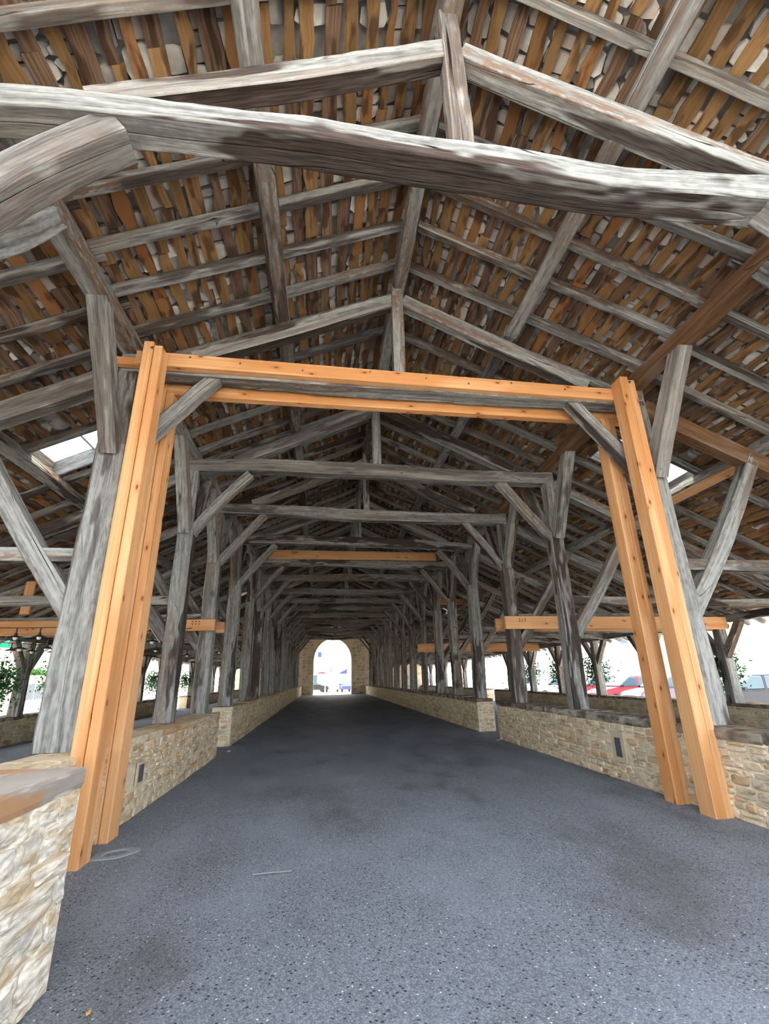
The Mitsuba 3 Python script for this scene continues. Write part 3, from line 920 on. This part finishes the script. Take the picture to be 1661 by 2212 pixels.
# ------------------------------------------------------------------ new orange shoring timber
t = thing('timber_portal', 'new orange sawn timber frame of four posts and two beams propping the second truss', 'timber frame')
for x0, x1, y0, y1, z1 in ((-2.43, -2.19, 5.44, 5.71, 5.84), (4.47, 4.72, 5.74, 6.0, 5.95), (-2.47, -2.24, 6.2, 6.5, 5.62), (4.5, 4.74, 6.42, 6.66, 5.62)):
    p = numbered(f'{t}__post')
    ym = (y0 + y1) / 2
    w2 = (x1 - x0) / 2 - 0.004
    for j, xx in enumerate((x0 + (x1 - x0) * 0.27, x1 - (x1 - x0) * 0.23)):
        ww = (x1 - x0) * (0.54 if j == 0 else 0.46) - 0.004
        yy = 0.012 * j
        sawn(p, 'plank', (xx, ym + yy / 2, 0.0), (xx, ym + yy / 2, z1 - 0.05 * j), ww, (y1 - y0) - yy, up=(0, 1, 0), bevel=0.01)
sawn(t, 'clamp_beam', (-2.62, 5.775, 5.79), (4.92, 6.07, 5.79), 0.13, 0.21)
sawn(t, 'clamp_beam', (-2.62, 6.30, 5.66), (4.92, 6.52, 5.66), 0.13, 0.2)
sawn(t, 'stub', (-2.98, 5.775, 5.74), (-2.5, 5.79, 5.74), 0.1, 0.11)
for i in range(9):
    u = 0.04 + i * 0.115 + 0.02 * math.sin(i * 5)
    x = -2.2 + u * 7.0
    yf = 5.775 - 0.068 + (x + 2.62) / 7.54 * 0.295
    put(cyl_between((x, yf + 0.004, 5.84 - 0.07 * (i % 3) / 2), (x, yf - 0.008, 5.84 - 0.07 * (i % 3) / 2), 0.014, 8), 'm_metal', t, 'screw')
put(cyl_between((-2.31, 5.45, 5.74), (-2.31, 5.43, 5.74), 0.02, 8), 'm_metal', t, 'screw')
put(cyl_between((4.62, 5.75, 5.86), (4.62, 5.735, 5.86), 0.02, 8), 'm_metal', t, 'screw')


def nails(t, x, y, z):
    for a in range(3):
        for b in range(2):
            put(cyl_between((x + 0.075 * a, y + 0.002, z + 0.055 * b), (x + 0.075 * a, y - 0.004, z + 0.055 * b), 0.014, 8), 'm_dark', t, 'nail')


t = thing('shoring_beam', 'wide orange sawn beam pair along the right aisle tie, its end crossing the fourth post', 'beam', 'orange beams across the aisles')
sawn(t, 'beam', (4.66, 12.12, 2.9), (11.0, 12.12, 2.84), 0.1, 0.33)
sawn(t, 'beam', (4.6, 12.66, 2.9), (11.0, 12.66, 2.84), 0.1, 0.33)
nails(t, 5.05, 12.07, 2.93)
nails(t, 9.9, 12.07, 2.87)
t = thing('shoring_beam', 'orange sawn beam pair along the left aisle tie, ending across the square post', 'beam', 'orange beams across the aisles')
sawn(t, 'beam', (-2.55, 11.72, 2.86), (-8.9, 11.72, 2.84), 0.1, 0.26)
sawn(t, 'beam', (-2.45, 12.3, 2.86), (-8.9, 12.3, 2.84), 0.1, 0.26)
nails(t, -3.05, 11.67, 2.88)
t = thing('shoring_prop', 'short upright orange plank above the left orange aisle beam', 'plank')
sawn(t, 'plank', (-6.8, 11.85, 3.15), (-6.8, 11.85, 3.9), 0.2, 0.07, up=(0, 1, 0))
t = thing('shoring_beam', 'orange beam bolted along the tie of the sixth truss above the aisle of posts', 'beam', 'orange beams across the nave')
V0 = [(-2.1, 17.98, 6.13), (4.35, 18.1, 6.13)]
sawn(t, 'beam', (-2.15, 17.9, 6.14), (4.35, 18.05, 6.14), 0.08, 0.34)
sawn(t, 'beam', (-2.1, 18.47, 6.1), (4.4, 18.6, 6.1), 0.08, 0.28)
nails(t, -1.3, 17.88, 6.18)
nails(t, 3.4, 18.0, 6.18)
t = thing('shoring_beam', 'orange beam low across the right aisle at the eighth truss, beyond the wall gap', 'beam', 'orange beams across the aisles')
sawn(t, 'beam', (4.6, 24.0, 2.98), (10.9, 24.0, 2.94), 0.1, 0.4)
t = thing('shoring_post', 'tall upright orange timber with a short orange rail at its head in the right aisle', 'post')
sawn(t, 'upright', (5.5, 23.6, 3.3), (5.5, 23.6, 5.15), 0.25, 0.12, up=(0, 1, 0))
sawn(t, 'rail', (5.3, 23.6, 5.2), (7.3, 23.6, 5.2), 0.12, 0.28)

# ------------------------------------------------------------------ skylights
for s in (-1, 1):
    for i, (a, b, c, d) in enumerate(SKY[s]):
        t = thing('skylight', [f'bright opening with glass and one bar in the {SIDE[s]} aisle roof near the orange posts', f'small far skylight in the {SIDE[s]} aisle roof'][i], 'skylight', None)

        def q(dx, y, lift):
            return np.array([X(s, dx), y, float(rb(dx)) + lift])

        for (d0, y0), (d1, y1) in (((a, c), (b, c)), ((b, c), (b, d)), ((b, d), (a, d)), ((a, d), (a, c))):
            sawn(t, 'frame', q(d0, y0, 0.27), q(d1, y1, 0.27), 0.05, 0.3, mat='m_old')
        m_ = (a * 0.45 + b * 0.55)
        for mm in ((a * 0.4 + b * 0.6,) if i == 0 else ()):
            sawn(t, 'bar', q(mm, c, 0.4), q(mm, d, 0.4), 0.035, 0.04, mat='m_shutter')
        v = np.array([q(a, c, 0.43), q(b, c, 0.43), q(b, d, 0.43), q(a, d, 0.43)])
        put((v, np.array([[0, 1, 2], [0, 2, 3]])), 'm_pane', t, 'pane')

# ------------------------------------------------------------------ small things in the hall
t = thing('wall_vent', 'small vent with a pale surround and dark grille in the right low wall', 'vent')
m = sg.box(7.70, 0.27, 8.04, 0.71).difference(sg.box(7.79, 0.34, 7.96, 0.62))
fr = trimesh.creation.extrude_polygon(m, 0.03, engine='earcut')
fr.apply_transform(np.array([[0, 0, -1, 4.728], [1, 0, 0, 0], [0, 1, 0, 0], [0, 0, 0, 1.0]]))
put(fr, 'm_frame', t, 'surround')
put(box_mesh((4.70, 7.78, 0.33), (4.72, 7.97, 0.63), 0.003), 'm_grille', t, 'grille')
t = thing('wall_vent', 'narrow dark vent slot in the left low wall right of the orange posts', 'vent')
put(box_mesh((-2.37, 7.17, 0.36), (-2.345, 7.41, 0.64), 0.004), 'm_frame', t, 'surround')
put(box_mesh((-2.35, 7.21, 0.4), (-2.335, 7.37, 0.6), 0.003), 'm_grille', t, 'grille')
for k, (x, y, rz) in enumerate(((4.55, 13.05, 0.3), (-2.2, 12.95, 1.2))):
    t = thing('paper_scrap', ['white paper scrap on the floor at the right wall gap', 'white paper scrap on the floor at the left wall gap'][k], 'litter')
    v = np.array([(-.07, -.03, 0.03), (.0, -.035, .045), (.08, -.02, .03), (.07, .035, .035), (.0, .03, .05), (-.08, .03, .03)])
    c, s_ = math.cos(rz), math.sin(rz)
    v = np.stack([x + v[:, 0] * c - v[:, 1] * s_, y + v[:, 0] * s_ + v[:, 1] * c, v[:, 2] - 0.01], -1)
    w2 = v + [0, 0, 0.004]
    f = [(0, 1, 4), (0, 4, 5), (1, 2, 3), (1, 3, 4)]
    put((np.vstack([v, w2]), np.array([x_[::-1] for x_ in f] + [tuple(i + 6 for i in x_) for x_ in f])), 'm_paper', t)
t = thing('fallen_leaf', 'tiny dry leaf on the asphalt at the bottom edge', 'leaf')
v = np.array([(0, -.022, 0), (.012, -.005, .006), (.006, .015, .004), (0, .028, .006), (-.007, .013, .004), (-.012, -.006, .006)]) + (-1.16, 3.3, 0.012)
put((v, np.array([(0, 1, 5), (1, 2, 4), (1, 4, 5), (2, 3, 4)])), 'm_dry_leaf', t)
t = thing('concrete_patch', 'pale ring of smeared concrete on the asphalt beside the left orange posts', 'patch')
an = np.linspace(0, 2 * np.pi, 26, endpoint=False)
rr = 1 + 0.10 * np.sin(2 * an + 1) + 0.06 * np.sin(5 * an)
ox, oy = np.cos(an) * 0.9 + 0.3 * np.sin(an), np.sin(an)
v = np.vstack([np.stack([-2.02 + sc * 0.16 * rr * ox, 5.86 + sc * 0.15 * rr * oy, 0 * an + zz], -1) for sc, zz in ((1.3, -0.01), (1.2, 0.012), (0.75, 0.016), (0.6, 0.004))] + [[[-2.02, 5.86, 0.004]]])
put((v, np.array([q for k in range(3) for j in range(26) for q in ((26 * k + j, 26 * k + (j + 1) % 26, 26 * k + 26 + (j + 1) % 26), (26 * k + j, 26 * k + 26 + (j + 1) % 26, 26 * k + 26 + j))] + [(78 + j, 78 + (j + 1) % 26, 104) for j in range(26)])), 'm_concrete', t)

t = thing('chalk_mark', 'faint white chalk strokes on the asphalt left of the middle', 'chalk mark')
for a, b in (((-0.58, 5.035), (-0.364, 5.06)), ((-0.37, 5.046), (-0.382, 5.17)), ((-0.245, 5.054), (-0.27, 5.321)), ((-0.364, 5.05), (-0.25, 5.06))):
    put(cyl_between((*a, 0.012), (*b, 0.012), 0.004, 6), 'm_concrete', t, 'stroke')

# festoon lamps in the left aisle
for i, (y0, z0, z1, xs) in enumerate(((10.9, 2.86, 2.72, np.linspace(-8.6, -3.6, 12)), (11.1, 2.68, 2.5, np.linspace(-8.4, -3.7, 10)), (14.4, 2.75, 2.6, np.linspace(-8.4, -3.6, 10)), (17.6, 2.8, 2.6, np.linspace(-8.4, -3.6, 10)))):
    t = thing('festoon_lights', f'string of small black capped lamps across the left aisle, {NTH[i]} from the camera', 'string lights', 'lamp strings in the left aisle')
    n = 30
    u = np.linspace(0, 1, n)
    xs_ = -8.9 + u * 6.0
    pts = np.stack([xs_, np.full(n, y0), z1 + (z0 - z1) * (2 * u - 1) ** 2 + 0.05 * u], -1)
    cable = trimesh.util.concatenate([cyl_between(a, b, 0.008, 6) for a, b in zip(pts[:-1], pts[1:])])
    put(cable, 'm_black', t, 'cable')
    for x in xs:
        z = np.interp(x, xs_, pts[:, 2])
        prof = np.array([(0.0, 0.0), (0.012, 0.0), (0.012, -0.10), (0.028, -0.105), (0.03, -0.15), (0.14, -0.185), (0.142, -0.195), (0.03, -0.175), (0.0, -0.175)])
        m = trimesh.creation.revolve(prof[::-1], sections=14)
        m.apply_translation((x, y0, z))
        lamp = put(m, 'm_black', t, 'shade')
        b_ = trimesh.creation.icosphere(2, 0.045)
        b_.apply_translation((x, y0, z - 0.2))
        put(b_, 'm_white', lamp, 'bulb', smooth=True)


# hanging plants on the eave posts
def hanging_plant(x, y, z, label, hgt=0.8, wid=0.3, seed=1, flower=False):
    r = np.random.default_rng(seed)
    t = thing('hanging_plant', label, 'hanging plant')
    prof = np.array([(0.0, -0.16), (0.10, -0.15), (0.15, 0.0), (0.16, 0.02), (0.14, 0.02), (0.0, 0.0)])
    m = trimesh.creation.revolve(prof, sections=14)
    m.apply_translation((x, y, z))
    put(m, 'm_dark', t, 'basket')
    put(cyl_between((x, y, z), (x, y, z + 0.55), 0.008, 6), 'm_dark', t, 'hanger')
    V, F = [], []
    for i in range(1000):
        c = np.array([x, y, z]) + r.normal(0, 1, 3) * (wid * 0.55, wid * 0.55, hgt * 0.3) - (0, 0, hgt * 0.22)
        d = unit(r.normal(0, 1, 3) - (0, 0, 0.6))
        n_ = unit(np.cross(d, r.normal(0, 1, 3)))
        L, w_ = r.uniform(0.08, 0.16), r.uniform(0.018, 0.034)
        o = len(V)
        V += [c, c + d * L * 0.45 + n_ * w_, c + d * L, c + d * L * 0.45 - n_ * w_]
        F += [(o, o + 1, o + 2), (o, o + 2, o + 3)]
    tag(put((np.array(V), np.array(F)), 'm_leaf_dark', t, 'foliage'), kind='stuff')
    if flower:
        m = trimesh.util.concatenate([trimesh.creation.icosphere(1, 0.05).apply_translation(np.array([x, y, z + 0.1]) + r.normal(0, 0.14, 3)) for _ in range(14)])
        tag(put(m, 'm_flower', t, 'flowers'), kind='stuff')


PL = 'green plant hanging on the '
for s, y, l, sd, fl in ((1, 13.3, PL + 'right outer post nearest the picture edge', 1, False), (1, 20.0, PL + 'right outer post in front of the red car', 2, False), (1, 23.4, PL + 'right outer post left of the red car', 3, False), (1, 26.6, PL + 'right outer post beyond the red car', 8, False),
                         (-1, 18.95, PL + 'left outer post by the lattice window, with red flowers', 4, True), (-1, 15.75, PL + 'left outer post at the picture edge', 5, False), (-1, 29.0, PL + 'left outer post seen past the orange posts', 6, False), (-1, 35.4, PL + 'left outer post by the gap in the outer wall', 7, False)):
    hanging_plant(X(s, 10.1) + s * 0.3, y, 1.95, l, 1.0, 0.45, sd, fl)


# ------------------------------------------------------------------ outside: houses, cars, street furniture
def wall_box(t, name, p0, p1, mat):
    return put(box_mesh(p0, p1, 0.01), mat, t, name)


def house(label, x0, x1, y0, y1, h, mat, face, wins, roof=True):
    """face: 'x-' 'x+' 'y-' is the side that has windows; wins: (a, z, w, h, kind)"""
    t = thing('house', label, 'building')
    wall_box(t, 'wall', (x0, y0, -0.1), (x1, y1, h), mat)
    if roof:
        wall_box(t, 'roof', (x0 - 0.4, y0 - 0.4, h), (x1 + 0.4, y1 + 0.4, h + 0.35), 'm_roof_tile')
    for a, z, w, hh, kind in wins:
        def place(d0, d1, a0, a1, z0, z1):
            if face == 'y-':
                return (a0, y0 - d1, z0), (a1, y0 - d0, z1)
            if face == 'x+':
                return (x1 + d0, a0, z0), (x1 + d1, a1, z1)
            return (x0 - d1, a0, z0), (x0 - d0, a1, z1)
        wf = wall_box(t, 'window', *place(0.0, 0.06, a - w / 2 - 0.08, a + w / 2 + 0.08, z - 0.08, z + hh + 0.08), 'm_white')
        if kind == 'lattice':
            for k in range(2):
                a0 = a - w / 2 + k * (w / 2 + 0.05)
                put(box_mesh(*place(0.06, 0.08, a0, a0 + w / 2 - 0.05, z, z + hh), 0.002), 'm_shutter', wf, 'lattice')
                n_ = 9
                for j in range(n_):
                    c0 = a0 + (w / 2 - 0.05) * (j + 0.5) / n_
                    put(box_mesh(*place(0.08, 0.1, c0 - 0.015, c0 + 0.015, z, z + hh), 0.002), 'm_glass_dark', wf, 'slat')
        else:
            put(box_mesh(*place(0.06, 0.075, a - w / 2, a + w / 2, z, z + hh), 0.002), {'shutter': 'm_shutter', 'dark': 'm_blue'}.get(kind, 'm_glass_dark'), wf, 'pane')
    return t


house('white house behind the left outer wall with a lattice window', -24, -16, 20, 40, 8.0, 'm_plaster', 'x+', [(30.2, 0.9, 2.4, 0.8, 'lattice'), (24.0, 3.6, 1.1, 1.6, 'pane'), (30.0, 3.9, 1.1, 1.6, 'pane'), (36.0, 3.9, 1.1, 1.6, 'pane'), (36, 0.6, 1.1, 2.0, 'shutter')])
house('pale house at the far left of the left street side', -25, -16.4, 2, 19.2, 9.0, 'm_plaster_cool', 'x+', [(6, 0.8, 1.2, 1.7, 'pane'), (12, 0.8, 1.2, 1.7, 'pane'), (12, 4.0, 1.2, 1.7, 'pane')])
house('pale cool house further down the left street', -25, -16.2, 41, 62, 8.5, 'm_plaster_cool', 'x+', [(46, 0.8, 1.2, 1.7, 'shutter'), (52, 0.8, 1.2, 1.9, 'pane'), (46, 4.2, 1.2, 1.7, 'pane'), (57, 0.8, 1.2, 1.7, 'shutter')])
house('cream house across the parking on the right', 29, 38, 12, 36, 8.5, 'm_plaster', 'x-', [(16, 0.6, 1.6, 2.2, 'pane'), (22, 0.8, 1.2, 1.7, 'shutter'), (28, 0.8, 1.2, 1.7, 'pane'), (33, 0.8, 1.2, 1.7, 'shutter'), (18, 4.4, 1.1, 1.6, 'pane'), (26, 4.4, 1.1, 1.6, 'pane')])
house('pale cool house further along the parking on the right', 30, 38, 37, 72, 9.0, 'm_plaster_cool', 'x-', [(42, 0.8, 1.4, 1.8, 'pane'), (50, 0.8, 1.4, 1.8, 'shutter'), (58, 0.8, 1.4, 1.8, 'pane'), (46, 4.4, 1.1, 1.6, 'pane')])
t = house('white building seen through the far arch with small dark windows', -14, 16, 82, 92, 11.0, 'm_plaster', 'y-', [(-0.72, 5.1, 0.55, 0.8, 'dark'), (-0.72, 6.9, 0.55, 0.3, 'shutter'), (5.5, 5.2, 1.0, 1.5, 'pane'), (-6.5, 5.2, 1.0, 1.5, 'pane')])
ar = [(0.68 * math.cos(a), 0.28 * math.sin(a)) for a in np.linspace(0, math.pi, 17)]
m = trimesh.creation.extrude_polygon(sg.Polygon(ar + [(-0.6, 0.0)]), 0.08, engine='earcut')
m.apply_transform(np.array([[1, 0, 0, -0.32], [0, 0, -1, 82.0], [0, 1, 0, 2.5], [0, 0, 0, 1.0]]))
put(m, 'm_arch_brown', t, 'shop_sign')
wall_box(t, 'shop_door', (-0.92, 81.94, 0.0), (0.28, 82.0, 2.45), 'm_white')
wall_box(t, 'shop_window', (-1.9, 81.93, 0.9), (-1.05, 82.0, 2.3), 'm_glass_dark')
aw = trimesh.creation.extrude_polygon(sg.Polygon([(2.6, 2.6), (3.75, 3.15), (3.75, 2.45), (2.6, 2.42)]), 0.5, engine='earcut')
aw.apply_transform(np.array([[1, 0, 0, 0], [0, 0, -1, 82.0], [0, 1, 0, 0], [0, 0, 0, 1.0]]))
put(aw, 'm_blue', t, 'awning')
wall_box(t, 'hanging_cloth', (1.55, 81.9, 1.25), (1.95, 82.0, 2.05), 'm_shutter')

t = thing('road_sign', 'round no entry style sign with a red ring seen through the far arch', 'sign')
put(cyl_between((1.05, 74.0, -0.05), (1.05, 74.0, 3.3), 0.03, 8), 'm_concrete', t, 'pole')
ring = sg.Point(0, 0).buffer(0.26).difference(sg.Point(0, 0).buffer(0.17))
for nm, g_, mat, yo in (('ring', ring, 'm_sign_red', 0.0), ('face', sg.Point(0, 0).buffer(0.17), 'm_white', 0.004)):
    m = trimesh.creation.extrude_polygon(g_, 0.02, engine='earcut')
    m.apply_transform(np.array([[1, 0, 0, 1.05], [0, 0, -1, 73.96 + yo], [0, 1, 0, 2.92], [0, 0, 0, 1.0]]))
    put(m, mat, t, nm)
for i, x in enumerate((0.19, 1.88)):
    t = thing('bollard', ['grey bollard between the dark car and the white van beyond the arch', 'grey bollard between the white van and the blue car beyond the arch'][i], 'bollard')
    m = trimesh.creation.revolve(np.array([(0.0, -0.05), (0.085, -0.05), (0.08, 0.8), (0.1, 0.84), (0.1, 0.9), (0.06, 0.98), (0.0, 1.0)]), sections=14)
    m.apply_translation((x, 62.0, 0))
    put(m, 'm_concrete', t)


def car(label, x, y, rz, mat, L=4.1, W=1.72, H=1.45, van=False):
    t = thing('car', label, 'car', None)
    c, s_ = math.cos(rz), math.sin(rz)
    Tm = np.array([[c, -s_, 0, x], [s_, c, 0, y], [0, 0, 1, -0.06], [0, 0, 0, 1.0]])
    if van:
        body = [(-L / 2, 0.3), (L / 2, 0.3), (L / 2, 0.8), (L / 2 - 0.3, 0.95), (L / 2 - 0.95, H), (-L / 2 + 0.1, H), (-L / 2, H - 0.2)]
        cab = [(L / 2 - 1.6, 0.98), (L / 2 - 0.42, 0.98), (L / 2 - 0.98, H - 0.1), (L / 2 - 1.6, H - 0.1)]
    else:
        body = [(-L / 2, 0.32), (L / 2, 0.3), (L / 2, 0.62), (L / 2 - 0.15, 0.78), (L / 2 - 1.05, 0.93), (-L / 2 + 0.2, 0.95), (-L / 2, 0.75)]
        cab = [(-L / 2 + 0.25, 0.93), (L / 2 - 1.0, 0.93), (L / 2 - 1.75, H), (-L / 2 + 0.75, H)]

    def slab(poly, w, bev):
        pl = sg.Polygon(poly)
        pl = pl.buffer(-0.05).buffer(0.05) if pl.buffer(-0.08).area > 0.02 else pl
        m = trimesh.util.concatenate([trimesh.creation.extrude_polygon(pl, w - 2 * bev, engine='earcut').apply_translation((0, 0, -(w - 2 * bev) / 2)),
                                      trimesh.creation.extrude_polygon(pl.buffer(-bev), w, engine='earcut').apply_translation((0, 0, -w / 2))])
        m = trimesh.convex.convex_hull(m) if len(poly) < 5 else m
        m.apply_transform(np.array([[1, 0, 0, 0], [0, 0, -1, 0], [0, 1, 0, 0], [0, 0, 0, 1.0]]))
        return m.apply_transform(Tm)

    put(slab(body, W, 0.06), mat, t, 'body')
    put(slab(cab, W - (0.02 if van else 0.14), 0.04), 'm_glass_dark', t, 'windows')
    if not van:
        put(slab([(-L / 2 + 0.78, H - 0.05), (L / 2 - 1.72, H - 0.05), (L / 2 - 1.85, H + 0.03), (-L / 2 + 0.9, H + 0.03)], W - 0.2, 0.012), mat, t, 'roof')
        put(slab([(-0.25, 0.9), (-0.13, 0.9), (-0.13, H), (-0.25, H)], W - 0.12, 0.01), mat, t, 'door_pillar')
    for sx in (-1, 1):
        for sy in (-1, 1):
            m = trimesh.creation.revolve(np.array([(0, -0.1), (0.29, -0.1), (0.31, -0.07), (0.31, 0.07), (0.29, 0.1), (0.2, 0.1), (0.18, 0.07), (0, 0.07)]), sections=18)
            m.apply_transform(np.array([[1, 0, 0, sx * (L / 2 - 0.75)], [0, 0, sy, sy * (W / 2 - 0.09)], [0, -sy, 0, 0.31], [0, 0, 0, 1.0]]))
            put(m.apply_transform(Tm), 'm_black', t, 'wheel')
    for sy in (-1, 1):
        m = box_mesh((L / 2 - 1.25, sy * W / 2, 0.92), (L / 2 - 1.1, sy * (W / 2 + 0.16), 1.05), 0.02)
        put(m.apply_transform(Tm), 'm_car_dark', t, 'mirror')
        m = box_mesh((L / 2 - 0.1, sy * (W / 2 - 0.42), 0.58), (L / 2 + 0.01, sy * (W / 2 - 0.1), 0.72), 0.02)
        put(m.apply_transform(Tm), 'm_white', t, 'headlamp')


car('red parked car behind the right outer wall, facing the hall', 17.2, 26.9, math.pi, 'm_red')
car('second red parked car, left of the first and further back', 17.3, 30.6, math.pi, 'm_red')
car('grey violet parked car behind the right orange posts', 17.1, 23.4, math.pi, 'm_car_grey')
car('white parked car with dark windows left of the red cars', 17.3, 36.0, math.pi, 'm_car_white')
car('dark parked car at the right edge behind the hanging plant', 17.2, 18.8, math.pi, 'm_car_dark')
car('white parked car deep in the row on the right', 17.4, 44.0, math.pi, 'm_car_white')
car('blue car beyond the far arch, right of the bollards', 3.1, 71.0, math.pi / 2 + 0.15, 'm_blue', H=1.4)
car('white van beyond the far arch between the bollards', 1.25, 73.0, math.pi / 2, 'm_car_white', H=1.5, van=True)
car('dark car half hidden behind the left side of the far arch', -1.4, 71.5, 0.1, 'm_car_dark', H=1.3)

t = thing('balcony_plants', 'row of green plants along the white house behind the left outer wall', 'plants')
r_ = np.random.default_rng(77)
V, F = [], []
for i in range(1600):
    c = np.array([-15.7 + r_.normal(0, 0.12), r_.uniform(27.5, 33.0), 2.15 + abs(r_.normal(0, 0.18))])
    d = unit(r_.normal(0, 1, 3))
    n_ = unit(np.cross(d, r_.normal(0, 1, 3)))
    L, w_ = r_.uniform(0.07, 0.16), r_.uniform(0.02, 0.04)
    o = len(V)
    V += [c, c + d * L * 0.45 + n_ * w_, c + d * L, c + d * L * 0.45 - n_ * w_]
    F += [(o, o + 1, o + 2), (o, o + 2, o + 3)]
tag(put((np.array(V), np.array(F)), 'm_leaf', t, 'foliage'), kind='stuff')
put(box_mesh((-15.98, 27.4, 1.95), (-15.5, 33.1, 2.15), 0.02), 'm_white', t, 'planter')
t = thing('awning', 'green awning over the left pavement at the picture edge', 'awning')
aw = trimesh.creation.extrude_polygon(sg.Polygon([(-16.4, 4.1), (-14.2, 3.45), (-14.2, 3.25), (-16.4, 3.85)]), 4.0, engine='earcut')
aw.apply_transform(np.array([[1, 0, 0, 0], [0, 0, -1, 27.2], [0, 1, 0, 0], [0, 0, 0, 1.0]]))
put(aw, 'm_green', t, 'cloth')
put(box_mesh((-16.05, 23.2, 3.82), (-15.95, 27.2, 3.98), 0.01), 'm_white', t, 'rail')
